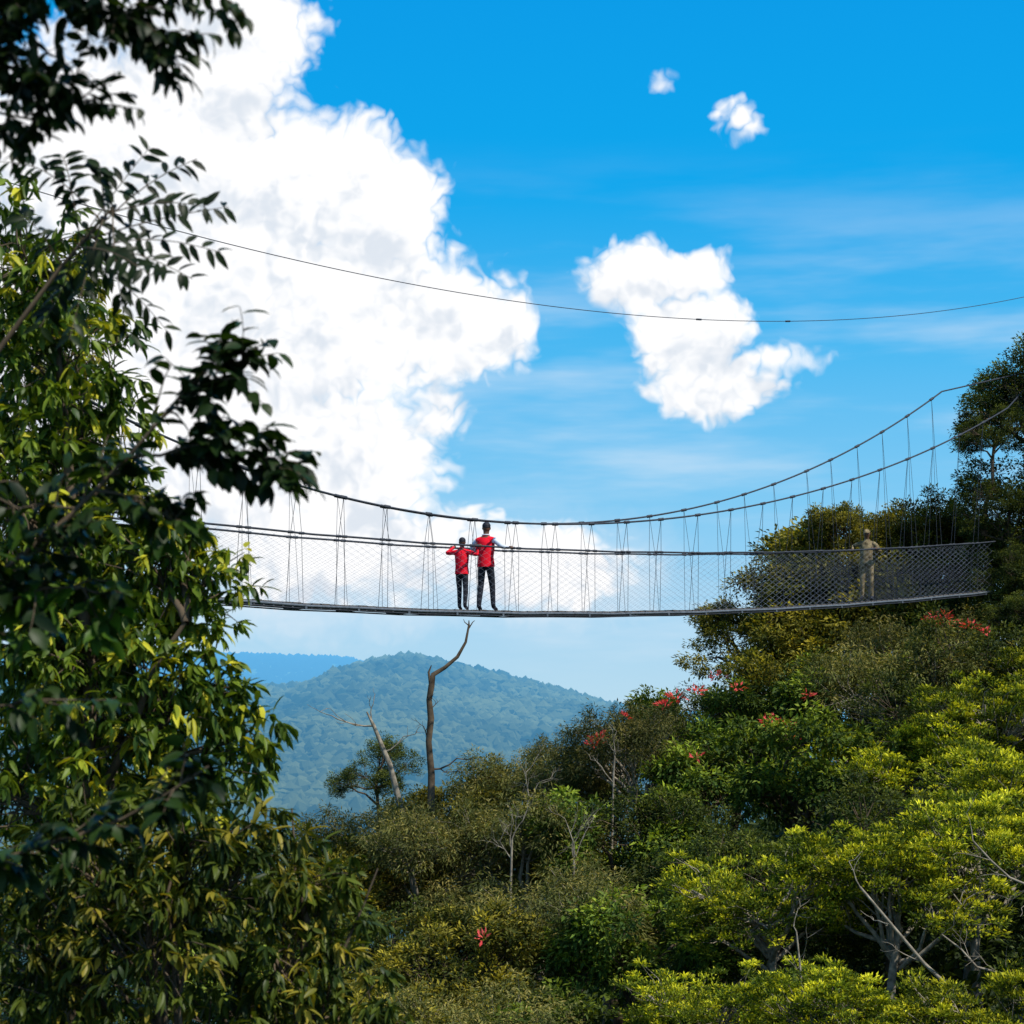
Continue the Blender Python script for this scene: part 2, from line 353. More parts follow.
lobes=[(-3.2,13,2.85,.55),(-3.0,13.2,2.2,.6),(-2.85,13.3,1.75,.5),(-3.3,13,1.3,.7),(-2.75,13.4,1.2,.45),(-3.2,13.2,.5,.7),
 (-2.4,13,.9,.48),(-2.0,13,.76,.36),(-2.15,13,1.08,.22),(-2.75,13,.3,.6),(-2.2,13,.15,.5),(-1.92,13,.1,.3),(-2.6,13,-.25,.55),(-2.05,13.1,-.45,.45),(-1.72,13,-.2,.27),(-3.3,13,-.6,.6)]
rosette_crown(mb,rng,lobes,root,340,.13,.040,(.024,.054,.008),(.16,.22,.018),(.50,.46,.03))
mb.build('droopy_leaf_tree',[M_bark,M_leafd])
rng=np.random.default_rng(43)
for (bx,by,lob) in [(-2.1,12.2,[(-2.6,12.2,-1.05,.55),(-2.0,12.2,-.9,.5),(-1.6,12.3,-1.0,.42),(-2.2,12,-1.5,.55),(-2.9,12.2,-1.6,.55),(-2.8,12.4,-2.2,.6)]),
                    (-1.3,12.6,[(-1.35,12.6,-1.15,.38),(-1.1,12.7,-1.6,.4),(-1.5,12.5,-1.6,.45),(-.9,12.7,-2.0,.3),(-1.3,12.5,-2.1,.4),(-1.9,12.5,-2.1,.5)]),
                    (-3.2,15.5,[(-3.4,15.5,-.4,.7),(-2.8,15.5,-1.2,.7),(-3.6,15.5,-1.6,.8),(-2.2,15.5,-1.5,.55),(-3.3,15.5,.6,.6),(-3.8,15.5,1.6,.8),(-3.7,15.5,2.9,.7),(-3.5,15.5,-2.5,.8)])]:
    mb=MB();tr=np.array([[bx,by,-6],[bx+.05,by,-3],[bx-.05,by,-2],[bx,by,-1.4]]);tube(mb,tr,[.06,.045,.035,.02],7,0)
    for k in range(5): tube(mb,curve(tr[1]+[0,0,rng.random()],[bx+rng.normal()*.35,by,-1.0+rng.normal()*.2],rng,.05,6),np.linspace(.018,.006,6),5,0)
    rosette_crown(mb,rng,lob,tr,320,.13,.031,(.024,.046,.009),(.14,.18,.018),(.38,.31,.035),12)
    mb.build('drooping_shrub',[M_bark,M_leafd])

def spray(mb,rng,pts,r0,ntw,tl,nlv,L,W,cd,cl,droop=.4,zb=0.1):
    P=np.array(pts,float)
    s=np.concatenate([[0],np.cumsum(np.linalg.norm(np.diff(P,axis=0),axis=1))]);tt=np.linspace(0,s[-1],12)
    P=np.stack([np.interp(tt,s,P[:,i]) for i in range(3)],1)+rng.normal(size=(12,3))*.008
    tube(mb,P,np.linspace(r0,r0*.3,12),6,0)
    for k in range(ntw):
        f=rng.uniform(.15,1.0)**.8;i=min(int(f*11),10);q=P[i]+(P[i+1]-P[i])*rng.random()
        d=nrm(P[i+1]-P[i])*.8+rng.normal(size=3)*.65;d[2]+=zb;d=nrm(d);l=tl*rng.uniform(.5,1.2)
        tw=curve(q,q+d*l,rng,.08,5,.04);tube(mb,tw,np.linspace(r0*.25+.001,.0015,5),4,0)
        n=nlv;t=np.linspace(.2,1,n);pos=np.stack([np.interp(t,np.linspace(0,1,5),tw[:,i]) for i in range(3)],1)
        sd=nrm(np.cross(d,[0,0,1.]));sg=np.where(np.arange(n)%2,1,-1)[:,None]
        dr=d*.6+sd*sg*.8+rng.normal(size=(n,3))*.3;dr[:,2]-=droop
        c=lerp(cd,cl,np.clip(rng.random()+rng.normal(size=n)*.25,0,1))
        put_leaves(mb,pos,dr,np.array([0,0,1.])+rng.normal(size=(n,3))*.4,L*rng.uniform(.6,1.15,n),W*rng.uniform(.8,1.15,n),c,True,1)
rng=np.random.default_rng(51);mb=MB()
tk=np.array([[-3.0,7,-3.5],[-2.9,7,-1],[-2.8,7,0],[-2.75,7,1.2],[-2.6,6.9,2.6],[-2.4,6.6,3.6]]);tube(mb,tk,[.14,.12,.11,.09,.07,.04],9,0)
D1,D2=(.006,.018,.004),(.022,.050,.008)
spray(mb,rng,[(-2.8,7,0),(-1.87,7,.39),(-1.59,7,.63),(-1.34,7,.84),(-1.17,7,1.05),(-1.02,7,1.22)],.015,46,.22,7,.11,.050,D1,D2)
spray(mb,rng,[(-1.34,7,.84),(-1.1,7,.90),(-.89,7,.86),(-.80,7,.80)],.007,32,.15,7,.10,.046,D1,D2)
spray(mb,rng,[(-1.17,7,1.05),(-1.02,7,1.14),(-.93,7,1.20)],.006,22,.16,6,.095,.045,D1,D2)
spray(mb,rng,[(-2.8,7,0.),(-1.95,7,.30),(-1.6,7,.40),(-1.38,7,.35)],.012,36,.2,8,.115,.052,D1,(.07,.15,.012))
spray(mb,rng,[(-2.8,7,1.2),(-2.0,7,.80),(-1.7,7,.66)],.012,24,.2,8,.115,.052,D1,(.07,.15,.012))
spray(mb,rng,[(-2.9,7,-1.),(-1.8,7,-.56),(-1.38,7,-.42),(-1.06,7,-.24)],.013,34,.18,8,.105,.046,D1,(.032,.07,.010))
spray(mb,rng,[(-2.9,7,-.6),(-1.9,7,-.05),(-1.6,7,.02),(-1.35,7,-.02)],.010,16,.18,7,.105,.046,D1,(.032,.07,.010))
spray(mb,rng,[(-1.45,7,.73),(-1.3,7,.72),(-1.18,7,.62)],.006,14,.13,7,.095,.042,D1,(.04,.085,.010))
mb.build('foreground_tree',[M_bark,M_leafd])
rng=np.random.default_rng(53);mb=MB()
tk=np.array([[-3.2,5.6,-3],[-3.0,5.8,0],[-2.7,6,2.0],[-2.4,6,2.9],[-1.9,6,3.4]]);tube(mb,tk,[.16,.13,.1,.08,.05],9,0)
S=[([(-2.7,6,2.0),(-1.75,6,1.98),(-1.45,6,1.90),(-1.25,6,1.80)],75),([(-2.6,6,2.3),(-1.7,6,2.2),(-1.3,6,2.10),(-1.02,6,1.98)],90),([(-2.4,6,2.9),(-1.4,6,2.5),(-1.05,6,2.22),(-.88,6,2.14)],50),([(-2.7,6,2.0),(-1.75,6,1.83),(-1.45,6,1.74)],34),([(-2.4,6,2.9),(-1.6,6,2.35),(-1.2,6,2.15)],60),([(-2.6,6,2.3),(-1.8,6,2.1),(-1.5,6,2.05)],60),
   ([(-1.9,6,3.4),(-1.0,5.6,3.3),(-.2,5,3.2)],60),([(-1.9,6,3.4),(-1.2,4.6,3.2),(-.6,3.5,3.0)],60)]
for pts,n_ in S: spray(mb,rng,pts,.012,n_,.17,8,.070,.031,D1,(.028,.055,.008),.3,-.05)
mb.build('overhanging_tree',[M_bark,M_leafd])
rng=np.random.default_rng(57);mb=MB()
stem=np.array([[-3.0,8.1,-4],[-2.7,8.1,0],[-2.35,8,1.0],[-2.06,8,1.41],[-1.82,8,1.73],[-1.66,8,1.92],[-1.60,8,1.98]])
tube(mb,stem,[.05,.04,.02,.012,.008,.006,.004],7,0)
tips=[(-1.28,2.20),(-1.18,2.05),(-1.17,1.80),(-1.26,1.66),(-1.42,1.52),(-1.80,2.18),(-1.45,2.22),(-1.98,1.95),(-1.72,1.40),(-1.62,2.1),(-2.05,2.15),(-1.9,1.5),(-1.2,1.93),(-1.36,1.60),(-1.52,1.44)]
for (x,z) in tips:
    f_=rng.random();a=stem[-1]*(1-f_)+stem[-3]*f_;b=np.array([x,8+rng.normal()*.2,z])
    t=np.linspace(0,1,12)[:,None];c_=a+(b-a)*t;c_[:,2]+=(np.sin(t*math.pi)*rng.uniform(.01,.09))[:,0];c_[:,1]+=(np.sin(t*math.pi)*rng.normal()*.06)[:,0]
    tube(mb,c_,np.linspace(.004,.0015,12),4,0)
    npair=10;tt=np.repeat(np.linspace(.20,.97,npair),2)+rng.normal(size=npair*2)*.014;n=len(tt)
    keep=rng.random(n)>.08;tt=tt[keep];sg=np.tile([1,-1],npair)[keep][:,None];n=len(tt)
    pos=np.stack([np.interp(tt,np.linspace(0,1,12),c_[:,i]) for i in range(3)],1)
    d=nrm(b-a);sd=nrm(np.cross(d,nrm(np.array([rng.normal()*.3,-.9,.4]))))
    dr=d*.6+sd*sg+rng.normal(size=(n,3))*.16;dr[:,2]-=.3
    put_leaves(mb,pos,dr,np.array([0,-.8,.6])+rng.normal(size=(n,3))*.25,.088*rng.uniform(.75,1.1,n),.030,np.tile((.018,.036,.008),(n,1))*rng.uniform(.6,1.6,(n,1)),True,1)
mb.build('compound_leaf_tree',[M_bark,M_leafd])

# ------------------------------------------------------------ bridge
dB=np.array([1,.97,0]);dB=dB/np.linalg.norm(dB);nB=np.array([-dB[1],dB[0],0]);UP=np.array([0,0,1.])
fd=np.polyfit([-9,-5.9,-4.74,-.64,1.87,4.72,8.85,12.2],[2.02,1.84,1.80,1.745,1.86,2.08,2.42,2.86],3)
fA=np.polyfit([-9.5,-5.5,-3.41,-.64,1.0,4.22,7.39,9.76,11.4],[6.6,4.6,3.95,3.59,3.70,4.38,5.47,6.74,7.9],4)
fB=np.polyfit([-9.5,-5.5,-3.06,-.64,1.0,4.22,8.25,11.7],[6.2,4.25,3.70,3.56,3.62,4.22,5.45,7.15],4)
def BP(x,off,z):
    x=np.asarray(x,float);return np.stack([x+nB[0]*off,40.6+.97*x+nB[1]*off,z+0*x],-1)
x0,x1=-9.4,12.45
xs=np.linspace(x0,x1,140);zd=lambda x:np.polyval(fd,x)+.012*np.abs(np.sin(np.asarray(x)*math.pi/1.96));zr=lambda x:zd(x)+1.27
W_=.33
mb=MB()
for s in(-1,1):
    tube(mb,BP(xs,s*.30,zd(xs)-.045),.030,6,0)
    tube(mb,BP(xs,s*.30,zd(xs)-.095),.014,5,1)
    tube(mb,BP(xs,s*(W_+.05),zr(xs)),.020,6,1)
xp=np.arange(x0,x1,.16);rp_=np.random.default_rng(8)
for x in xp: box(mb,BP(x,0,zd(x)-.005+rp_.normal()*.003),dB,nB,UP,(.095,.28,.013),2)
xp=np.arange(x0,x1,.9)
for x in xp: box(mb,BP(x,0,zd(x)-.08),dB,nB,UP,(.025,.33,.025),0)
br=mb.build('deck',[M_steel,M_rope,M_plank])
mb=MB();rj=np.random.default_rng(77)
for s,f,ph,xe in((1,fA,0.0,11.75),(-1,fB,.38,12.6)):
    zc=lambda x:np.maximum(np.polyval(f,x),0)
    sprd=lambda x:s*(W_+.05+.02*np.abs(x))
    P=np.array([BP(x,sprd(x),zc(x)) for x in np.linspace(x0,xe,140)]);tube(mb,P,.021,6,0)
    a_=BP(xe,sprd(xe),zc(xe));b_=np.array([14.3,55.5,float(zc(xe))+1.0]);tube(mb,[a_,(a_+b_)/2,b_],.021,6,0)
    for x in np.arange(x0+ph,min(xe,x1),.80):
        x=x+rj.normal()*.03
        c=BP(x,sprd(x),zc(x));w1,w2=.055+rj.normal()*.01,.075+rj.normal()*.015
        h1=BP(x-w1,s*(W_+.05),zr(x));h2=BP(x+w2,s*(W_+.05),zr(x))
        g1=BP(x-w1*1.6,s*.31,zd(x)-.04);g2=BP(x+w2*1.6,s*.31,zd(x)-.04)
        tube(mb,[c,h1,g1],.0050,4,0);tube(mb,[c,h2,g2],.0050,4,0)
        tube(mb,[BP(x-.05,sprd(x),zc(x-.05)+.0),BP(x+.05,sprd(x),zc(x+.05))],.036,6,0,cap=True)
        for h_ in(x-w1,x+w2): tube(mb,[BP(h_-.04,s*(W_+.05),zr(h_)),BP(h_+.04,s*(W_+.05),zr(h_))],.028,6,0,cap=True)
ca=mb.build('suspension_cables',[M_rope])
mb=MB()
for s in(-1,1):
    off=lambda h:s*(.31+(W_+.05-.31)*h)
    for sg in(-1,1):
        for xa in np.arange(x0-2,x1+2,.185):
            h=np.linspace(0,1,7);x=xa+sg*h*1.9
            k=(x>x0)&(x<x1)
            if k.sum()<2:continue
            h=h[k];x=x[k];P=np.array([BP(a_,off(b_)-s*.03*math.sin(b_*math.pi),zd(a_)-.03+b_*1.27) for a_,b_ in zip(x,h)])
            tube(mb,P,.0015,3,0,smooth=False)
ne=mb.build('safety_net',[M_net])
e=bpy.data.objects.new('suspension_bridge',None);scene.collection.objects.link(e)
for o in(br,ca,ne): o.parent=e
mb=MB();f=np.polyfit([-5.44,-.64,4.72,7.67,13.9],[8.42,8.23,8.67,9.12,10.7],2);xx=np.linspace(-14,20,90)
tube(mb,BP(xx,1.2,np.polyval(f,xx)*1.02),.009,5,0)
for x in(5.2,7.6): tube(mb,[BP(x-.06,1.2,np.polyval(f,x-.06)*1.02),BP(x+.06,1.2,np.polyval(f,x+.06)*1.02)],.022,6,0,cap=True)
mb.build('overhead_cable',[M_rope])

# ------------------------------------------------------------ people
M_skin=simple('skin_brown',(.13,.065,.038),.5,0,.1);M_red=simple('red_vest_cloth',(.85,.012,.03),.8,0,.12,9,.1)
M_white=simple('white_sleeve',(.60,.65,.73),.8,0,.12);M_black=simple('black_trousers',(.012,.014,.022),.8,0,.3)
M_cap=simple('dark_cap',(.012,.013,.02),.7);M_camo=simple('camouflage',(.20,.155,.085),.85,0,.75,12,.1);M_eye=simple('eye_white',(.7,.7,.68),.3)
def ik(S,Tg,l1,l2,pole):
    d=Tg-S;L=np.linalg.norm(d);L=min(L,(l1+l2)*.995);d=nrm(d);a=(l1*l1-l2*l2+L*L)/(2*L);h=math.sqrt(max(l1*l1-a*a,0))
    p=pole-d*np.dot(pole,d);p=nrm(p);return S+d*a+p*h, S+d*L
def person(name,x,H,yaw,mats,hr,hl,feet,headyaw=0.,lean=0.,kind='vest',off=0.,pole=(.9,-.35,-.6)):
    # mats: 0 skin 1 top 2 sleeve 3 trousers 4 cap 5 eyes 6 shoes
    k=H/1.75;org=BP(x,off,zd(x)+.012)
    f=np.array([math.sin(yaw),math.cos(yaw),0]);r=np.array([math.cos(yaw),-math.sin(yaw),0])
    def loc(Pw):q=Pw-org;return np.array([q@r,q@f,q[2]])
    pel=np.array([0,0,.93]);wa=np.array([0,.01+lean*.1,1.07]);ch=np.array([0,.01+lean*.3,1.26]);uc=np.array([0,lean*.45,1.40]);nk=np.array([0,.01+lean*.5,1.50])
    V=[pel,wa,ch,uc,nk];Rr=[(.145,.11),(.13,.10),(.15,.11),(.13,.095),(.052,.052)];E=[(0,1),(1,2),(2,3),(3,4)]
    tags=[((0,1),'hips'),((1,2),'torso'),((2,3),'torso'),((3,4),'neck')]
    hd=[np.array([0,.025+lean*.52,1.575]),np.array([0,.03+lean*.53,1.64]),np.array([0,.02+lean*.53,1.70])]
    for q,rr in zip(hd,[(.062,.07),(.075,.092),(.066,.082)]):
        V.append(q);Rr.append(rr);E.append((len(V)-2,len(V)-1));tags.append((E[-1],'head'))
    fing=[]
    for s,ht in((1,hr),(-1,hl)):
        sh=np.array([s*.185,lean*.42,1.405])*k
        G=loc(ht);cab=np.array([dB@r,dB@f,0.])
        side=G-sh;side=side-cab*(side@cab);side[2]=0;side=nrm(side)
        Tg=G-side*.075+np.array([0,0,.012])-cab*.01
        el,wr=ik(sh,Tg,.29*k,.255*k,np.array([s*pole[0],pole[1],pole[2]]))
        i0=len(V);V+= [sh/k,el/k,wr/k,(wr+nrm(Tg-el)*.045)/k];Rr+=[(.066,.066),(.050,.050),(.033,.033),(.038,.022)]
        E+=[(3,i0),(i0,i0+1),(i0+1,i0+2),(i0+2,i0+3)];tags+=[((3,i0),'torso'),((i0,i0+1),'upper'),((i0+1,i0+2),'fore'),((i0+2,i0+3),'hand')]
        fing.append((G,side,cab,s))
    for s,ft in((1,feet[0]),(-1,feet[1])):
        hip=np.array([s*.088,0,.90]);an=np.array([s*.10+ft[0],ft[1],.085]);kn=(hip+an)/2+np.array([0,.035,.02])
        i0=len(V);V+=[hip,kn,an,np.array([an[0]+s*.01,an[1]+.10,.040]),np.array([an[0]+s*.015,an[1]+.17,.032])]
        Rr+=[(.092,.095),(.064,.066),(.046,.049),(.042,.036),(.034,.024)]
        E+=[(0,i0),(i0,i0+1),(i0+1,i0+2),(i0+2,i0+3),(i0+3,i0+4)];tags+=[((0,i0),'hips'),((i0,i0+1),'leg'),((i0+1,i0+2),'leg'),((i0+2,i0+3),'foot'),((i0+3,i0+4),'foot')]
    V=np.array(V)*k
    me=bpy.data.meshes.new('sk');me.from_pydata([tuple(v) for v in V],E,[]);ob=bpy.data.objects.new('sk',me);scene.collection.objects.link(ob)
    ob.modifiers.new('Skin','SKIN')
    for i,d_ in enumerate(me.skin_vertices[0].data): d_.radius=(Rr[i][0]*k,Rr[i][1]*k);d_.use_root=(i==0)
    sb=ob.modifiers.new('S','SUBSURF');sb.levels=2;sb.render_levels=2
    bpy.context.view_layer.update();dg=bpy.context.evaluated_depsgraph_get();ev=ob.evaluated_get(dg).to_mesh()
    nv=len(ev.vertices);co=np.empty(nv*3,np.float32);ev.vertices.foreach_get('co',co);co=co.reshape(-1,3)
    polys=[list(p.vertices) for p in ev.polygons];ob.evaluated_get(dg).to_mesh_clear();bpy.data.objects.remove(ob)
    tm={'hips':3,'torso':1,'neck':0,'head':0,'upper':2,'fore':2,'hand':0,'leg':3,'foot':6}
    mb=MB();q4=[p for p in polys if len(p)==4];q3=[p for p in polys if len(p)==3]
    def mt(ps):
        out=[]
        for p in ps:
            c=co[p].mean(0);best=1e9
            for (a,b),t in tags:
                A=V[a];B=V[b];u=np.clip(((c-A)@(B-A))/((B-A)@(B-A)+1e-9),0,1);d_=np.linalg.norm(c-A-(B-A)*u)
                if d_<best:best=d_;bt=t
            out.append(tm[bt])
        return np.array(out)
    mb.v.append(co);mb.c.append(np.full((nv,3),.1));mb.n+=nv
    for ps in(q4,q3):
        if ps: mb.f.append(np.array(ps));mb.m.append(mt(ps));mb.sm.append(np.full(len(ps),True))
    lv=[(.87,.178,.135,0),(.93,.176,.137,0),(1.07,.160,.125,.1),(1.22,.176,.128,.25),(1.34,.184,.124,.36),(1.415,.168,.110,.43),(1.455,.125,.085,.47),(1.49,.075,.072,.5),(1.52,.066,.066,.5)]
    n=20;a=np.arange(n)*2*math.pi/n;VV=[]
    for z,rx,ry,l in lv: VV.append(np.stack([rx*np.cos(a)*(1+.02*np.sin(a*5+z*20)),ry*np.sin(a)*(1+.02*np.sin(a*4+z*15))+l*lean+.005,np.full(n,z)],-1)*k)
    VV=np.concatenate(VV);i=np.arange(len(lv)-1)[:,None]*n;j=np.arange(n)[None];F=np.stack([i+j,i+(j+1)%n,i+n+(j+1)%n,i+n+j],-1).reshape(-1,4)
    mb.add(VV,F,1,smooth=True)
    if kind=='vest':
        tube(mb,np.array([[.07*math.cos(t),.07*math.sin(t)+lean*.5,1.51] for t in np.linspace(0,6.28,14)])*k,.014*k,5,2)
    hc=np.array([0,.03+lean*.53,1.655])*k;ca_,sa=math.cos(headyaw),math.sin(headyaw)
    def hp(x,y,z):return hc+np.array([x*ca_-y*sa,x*sa+y*ca_,z])*k
    ellipsoid(mb,hp(0,0,0),(.077*k,.096*k,.105*k),0,rot=headyaw,nu=16,nv=12)
    ellipsoid(mb,hp(0,.098,-.012),(.013*k,.020*k,.022*k),0,rot=headyaw);ellipsoid(mb,hp(0,.088,-.048),(.024*k,.012*k,.008*k),0,rot=headyaw)
    for s in(-1,1):
        ellipsoid(mb,hp(s*.077,-.005,-.01),(.010*k,.018*k,.030*k),0,rot=headyaw);ellipsoid(mb,hp(s*.03,.085,.008),(.013*k,.009*k,.008*k),5,rot=headyaw);ellipsoid(mb,hp(s*.03,.0925,.008),(.005*k,.004*k,.005*k),4,rot=headyaw)
    ellipsoid(mb,hp(0,-.015,.0),(.081*k,.092*k,.108*k),4,zmin=.05,rot=headyaw,nu=16)
    ellipsoid(mb,hp(0,-.002,.03),(.086*k,.105*k,.088*k),4,zmin=0.,rot=headyaw,nu=16)
    bv=[];nb=9
    for q in range(nb):
        t=math.pi*(q/(nb-1));bv.append(hp(.078*math.cos(t),.06+.03*math.sin(t),.037));bv.append(hp(.070*math.cos(t),.07+.105*math.sin(t),.020))
    for q in range(nb):
        t=math.pi*(q/(nb-1));bv.append(hp(.078*math.cos(t),.06+.03*math.sin(t),.030));bv.append(hp(.070*math.cos(t),.07+.105*math.sin(t),.013))
    fb=[[2*q,2*q+1,2*q+3,2*q+2] for q in range(nb-1)]+[[2*nb+2*q,2*nb+2*q+2,2*nb+2*q+3,2*nb+2*q+1] for q in range(nb-1)]+[[2*q+1,2*nb+2*q+1,2*nb+2*q+3,2*q+3] for q in range(nb-1)]
    mb.add(bv,np.array(fb),4)
    for G,sd,cab,s in fing:
        for q,fl in enumerate((.92,1,.96,.8)):
            o_=cab*(q-1.5)*.019;P=[G-sd*.055+UP*.012+o_,G-sd*.028+UP*.026+o_,G+UP*.033*fl+o_,G+sd*.028*fl+UP*.012+o_,G+sd*.02*fl-UP*.018*fl+o_]
            tube(mb,P,[.010,.010,.009,.008,.006],6,0,cap=True)
        P=[G-sd*.06+cab*.02,G-sd*.035-UP*.012+cab*.035,G-sd*.012-UP*.028+cab*.03,G+sd*.008-UP*.030+cab*.02];tube(mb,P,[.012,.011,.009,.007],6,0,cap=True)
        ellipsoid(mb,G-sd*.062+UP*.010,(.038,.038,.020),0)
    o=mb.build(name,mats);o.location=org;o.rotation_euler=(0,0,-yaw);return o
yawB=math.atan2(dB[0],dB[1])
def rail(x,s):return BP(x,s*(W_+.05),zr(x))
xa=-.50;person('man_in_red_vest',xa,1.77,yawB-.42,[M_skin,M_red,M_white,M_black,M_cap,M_eye,M_black],rail(xa+.22,-1),rail(xa+.10,1),((.02,.10),(-.01,-.10)),headyaw=.5,off=.04)
xa=-1.0;person('child_in_red_vest',xa,1.43,yawB-.4,[M_skin,M_red,M_red,M_black,M_cap,M_eye,M_black],rail(xa+.10,-1),rail(xa+.06,1),((.01,-.06),(.0,.08)),headyaw=.3)
xa=8.75;person('park_ranger',xa,1.74,yawB+2.6,[M_skin,M_camo,M_camo,M_camo,M_camo,M_eye,M_black],rail(xa-.12,1),rail(xa-.12,-1),((.02,.0),(-.02,.0)),kind='j')

# ------------------------------------------------------------ world
SUN_EL,SUN_AZ=R(55),R(130)   # azimuth clockwise from +Y
w=bpy.data.worlds.new('World');scene.world=w;w.use_nodes=True;nt=w.node_tree;nt.nodes.clear()
try: w.cycles.sampling_method='NONE'
except Exception as ex: print(ex)
def N(nt,t,**kw):
    n=nt.nodes.new(t)
    for k,v in kw.items():setattr(n,k,v)
    return n
def math_(nt,op,a,b=None,c=None,clamp=False):
    n=N(nt,'ShaderNodeMath',operation=op);n.use_clamp=clamp
    for i,v in enumerate((a,b,c)):
        if v is None:continue
        if isinstance(v,(int,float)):n.inputs[i].default_value=v
        else:nt.links.new(v,n.inputs[i])
    return n.outputs[0]
def vm(nt,op,a,b=None):
    n=N(nt,'ShaderNodeVectorMath',operation=op)
    for i,v in enumerate((a,b)):
        if v is None:continue
        if isinstance(v,(tuple,list)):n.inputs[i].default_value=v
        else:nt.links.new(v,n.inputs[i])
    return n.outputs['Value'] if op=='DOT_PRODUCT' else n.outputs[0]
# cumulus masses: (azimuth, elevation, half-width, half-height) in degrees, amplitude
BL=[(-8.9,18.6,3.5,3.4,1),(-10.6,14.5,5.8,4.2,1),(-5.7,14.3,3.5,2.4,1),(-3.9,14.0,2.1,2.0,1),(-6.1,10.9,6.0,3.1,1),(-2.0,10.7,2.7,1.8,1),(-.9,10.3,1.7,1.2,1),(-8.0,7.2,5.6,3.0,1),(-4.4,6.7,2.7,2.3,1),(-2.1,8.2,1.3,1.0,.6),(-11.3,10.1,5.8,5.8,1),(-5.2,4.4,5.2,2.1,.8),(.9,3.9,3.1,1.5,.85),(-1.6,5.0,2.0,1.2,.5),
 (3.5,12.0,1.8,1.2,.9),(5.2,12.1,1.4,.8,.8),(5.1,10.4,2.0,1.5,.95),(5.9,8.9,2.2,1.05,.9),(7.5,9.7,2.2,.7,.32),(4.35,17.2,.9,.8,.16),(6.4,16.1,1.6,1.1,.28)]
g=bpy.data.node_groups.new('cloud_field','ShaderNodeTree')
g.interface.new_socket('V',in_out='INPUT',socket_type='NodeSocketVector');g.interface.new_socket('F',in_out='OUTPUT',socket_type='NodeSocketFloat');g.interface.new_socket('S',in_out='OUTPUT',socket_type='NodeSocketFloat')
gi=N(g,'NodeGroupInput');go=N(g,'NodeGroupOutput');P=gi.outputs[0]
def noise(nt,vec,scale,detail,rough):
    n=N(nt,'ShaderNodeTexNoise');n.inputs['Scale'].default_value=scale;n.inputs['Detail'].default_value=detail;n.inputs['Roughness'].default_value=rough;nt.links.new(vec,n.inputs['Vector']);return n
nd=noise(g,P,.5,3,.5);dv=vm(g,'MULTIPLY',vm(g,'SUBTRACT',nd.outputs['Color'],(.5,.5,.5)),(1.5,1.3,0))
P2=vm(g,'ADD',P,dv)
acc=None
for(a,e_,rx,ry,am)in BL:
    q=vm(g,'MULTIPLY',vm(g,'SUBTRACT',P2,(a,e_,0)),(1/rx,1/ry,0));v=math_(g,'SUBTRACT',am,vm(g,'DOT_PRODUCT',q,q))
    acc=v if acc is None else math_(g,'SMOOTH_MAX',acc,v,.2)
acc=math_(g,'MAXIMUM',acc,-1.5)
nf=noise(g,P2,.85,6,.55)
dd=math_(g,'SUBTRACT',nf.outputs['Fac'],.5);f1=math_(g,'MULTIPLY',dd,1.0)
n3=noise(g,P2,1.3,2,.45);bil=math_(g,'MULTIPLY',math_(g,'SUBTRACT',math_(g,'ABSOLUTE',math_(g,'SUBTRACT',n3.outputs['Fac'],.5)),.09),1.7)
g.links.new(math_(g,'ADD',math_(g,'ADD',acc,f1),bil),go.inputs[0])
n4=noise(g,P2,.42,4,.5)
g.links.new(math_(g,'ADD',math_(g,'MULTIPLY',acc,.5),math_(g,'ADD',math_(g,'MULTIPLY',n4.outputs['Fac'],2.6),bil)),go.inputs[1])

tc=N(nt,'ShaderNodeTexCoord');sx=N(nt,'ShaderNodeSeparateXYZ');dn=vm(nt,'NORMALIZE',tc.outputs['Generated']);nt.links.new(dn,sx.inputs[0])
az=math_(nt,'MULTIPLY',math_(nt,'ARCTAN2',sx.outputs[0],sx.outputs[1]),57.2958);el=math_(nt,'MULTIPLY',math_(nt,'ARCSINE',sx.outputs[2]),57.2958)
cb=N(nt,'ShaderNodeCombineXYZ');nt.links.new(az,cb.inputs[0]);nt.links.new(el,cb.inputs[1])
def cf(v):
    n=N(nt,'ShaderNodeGroup');n.node_tree=g;nt.links.new(v,n.inputs[0]);return n
C0=cf(cb.outputs[0]);C1=cf(vm(nt,'ADD',cb.outputs[0],(.35,.9,0)));F0=C0.outputs[0]
def mr(v,a,b,c=0.,d=1.,sm=True):
    n=N(nt,'ShaderNodeMapRange');n.interpolation_type='SMOOTHSTEP' if sm else 'LINEAR'
    nt.links.new(v,n.inputs[0]);n.inputs[1].default_value=a;n.inputs[2].default_value=b;n.inputs[3].default_value=c;n.inputs[4].default_value=d;return n.outputs[0]
def mix(f,a,b):
    n=N(nt,'ShaderNodeMix',data_type='RGBA')
    if isinstance(f,(int,float)):n.inputs[0].default_value=f
    else:nt.links.new(f,n.inputs[0])
    for i,v in((6,a),(7,b)):
        if isinstance(v,tuple):n.inputs[i].default_value=v
        else:nt.links.new(v,n.inputs[i])
    return n.outputs[2]
alpha=mr(F0,-.16,.46)
lit=mr(math_(nt,'SUBTRACT',C0.outputs[1],C1.outputs[1]),-.62,.20)
sky=N(nt,'ShaderNodeTexSky',sky_type='NISHITA');sky.sun_disc=False;sky.sun_elevation=SUN_EL;sky.sun_rotation=SUN_AZ;sky.ozone_density=4;sky.dust_density=.3
rp=N(nt,'ShaderNodeValToRGB');nt.links.new(sx.outputs[2],rp.inputs[0]);cr_=rp.color_ramp
stops=[(0,(.48,.72,.88)),(.04,(.38,.67,.90)),(.10,(.21,.59,.91)),(.17,(.07,.49,.90)),(.25,(.0,.39,.86)),(.36,(.0,.32,.81)),(1,(.0,.12,.42))]
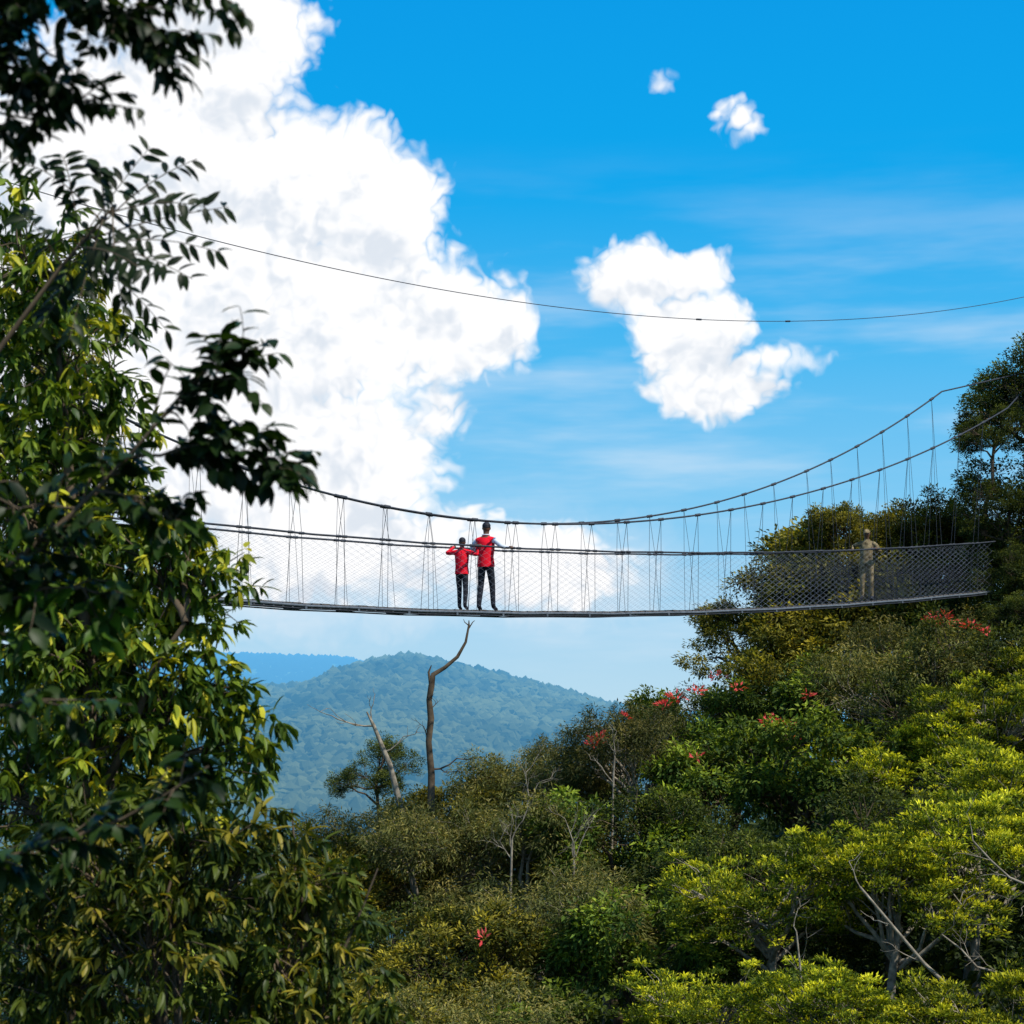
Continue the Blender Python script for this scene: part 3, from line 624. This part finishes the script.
cr_.elements[0].position=0;cr_.elements[0].color=(*stops[0][1],1);cr_.elements[1].position=1;cr_.elements[1].color=(*stops[-1][1],1)
for p_,c_ in stops[1:-1]:
    e_=cr_.elements.new(p_);e_.color=(*c_,1)
r10=vm(nt,'MULTIPLY',rp.outputs[0],(10,10,10))
base0=mix(.03,r10,sky.outputs[0])
sv=vm(nt,'MULTIPLY',cb.outputs[0],(.07,.42,0));ns=noise(nt,sv,1.0,5,.55)
st_=math_(nt,'MULTIPLY',mr(ns.outputs['Fac'],.42,.72),mr(el,16,9,0,.5))
base=mix(st_,base0,(8.,8.8,9.6,1))
low=math_(nt,'MULTIPLY',mr(el,7,2,0,1),mr(F0,-1.4,.1,0,.5))
base=mix(low,base,(8.2,8.9,9.6,1))
cc=mix(lit,(7.5,8.1,8.9,1),(10.4,10.4,10.5,1))
col=mix(alpha,base,cc)
bg=N(nt,'ShaderNodeBackground');bg.inputs[1].default_value=.1;nt.links.new(col,bg.inputs[0])
n2=noise(nt,cb.outputs[0],.07,4,.6)
a2=math_(nt,'MULTIPLY',mr(n2.outputs['Fac'],.52,.60),mr(math_(nt,'ABSOLUTE',az),22,30))
colb=mix(a2,base0,(10,10.2,10.6,1))
bg2=N(nt,'ShaderNodeBackground');bg2.inputs[1].default_value=.1;nt.links.new(colb,bg2.inputs[0])
win=math_(nt,'MULTIPLY',math_(nt,'LESS_THAN',math_(nt,'ABSOLUTE',az),22.0),math_(nt,'LESS_THAN',math_(nt,'ABSOLUTE',math_(nt,'SUBTRACT',el,13.0)),14.0))
ms=N(nt,'ShaderNodeMixShader');nt.links.new(win,ms.inputs[0]);nt.links.new(bg2.outputs[0],ms.inputs[1]);nt.links.new(bg.outputs[0],ms.inputs[2])
wo=N(nt,'ShaderNodeOutputWorld');nt.links.new(ms.outputs[0],wo.inputs[0])

sd=bpy.data.lights.new('sun','SUN');sd.energy=5.0;sd.angle=R(.53);sd.color=(1,.95,.86);so=bpy.data.objects.new('sun',sd);scene.collection.objects.link(so)
dv=Vector((math.sin(SUN_AZ)*math.cos(SUN_EL),math.cos(SUN_AZ)*math.cos(SUN_EL),math.sin(SUN_EL)))
so.rotation_euler=dv.to_track_quat('Z','Y').to_euler();so.location=(20,-20,40)

cd=bpy.data.cameras.new('camera');cam=bpy.data.objects.new('camera',cd);scene.collection.objects.link(cam)
cd.lens=70;cd.sensor_width=36;cd.shift_y=188/1024;cd.clip_end=40000;cd.clip_start=.1
cam.location=(0,0,0);cam.rotation_euler=(R(90),0,0)
cd.dof.use_dof=True;cd.dof.focus_distance=40;cd.dof.aperture_fstop=5.0
scene.camera=cam
scene.view_settings.view_transform='Standard';scene.view_settings.look='None';scene.view_settings.exposure=0
print('BUILD',time.time()-T0)
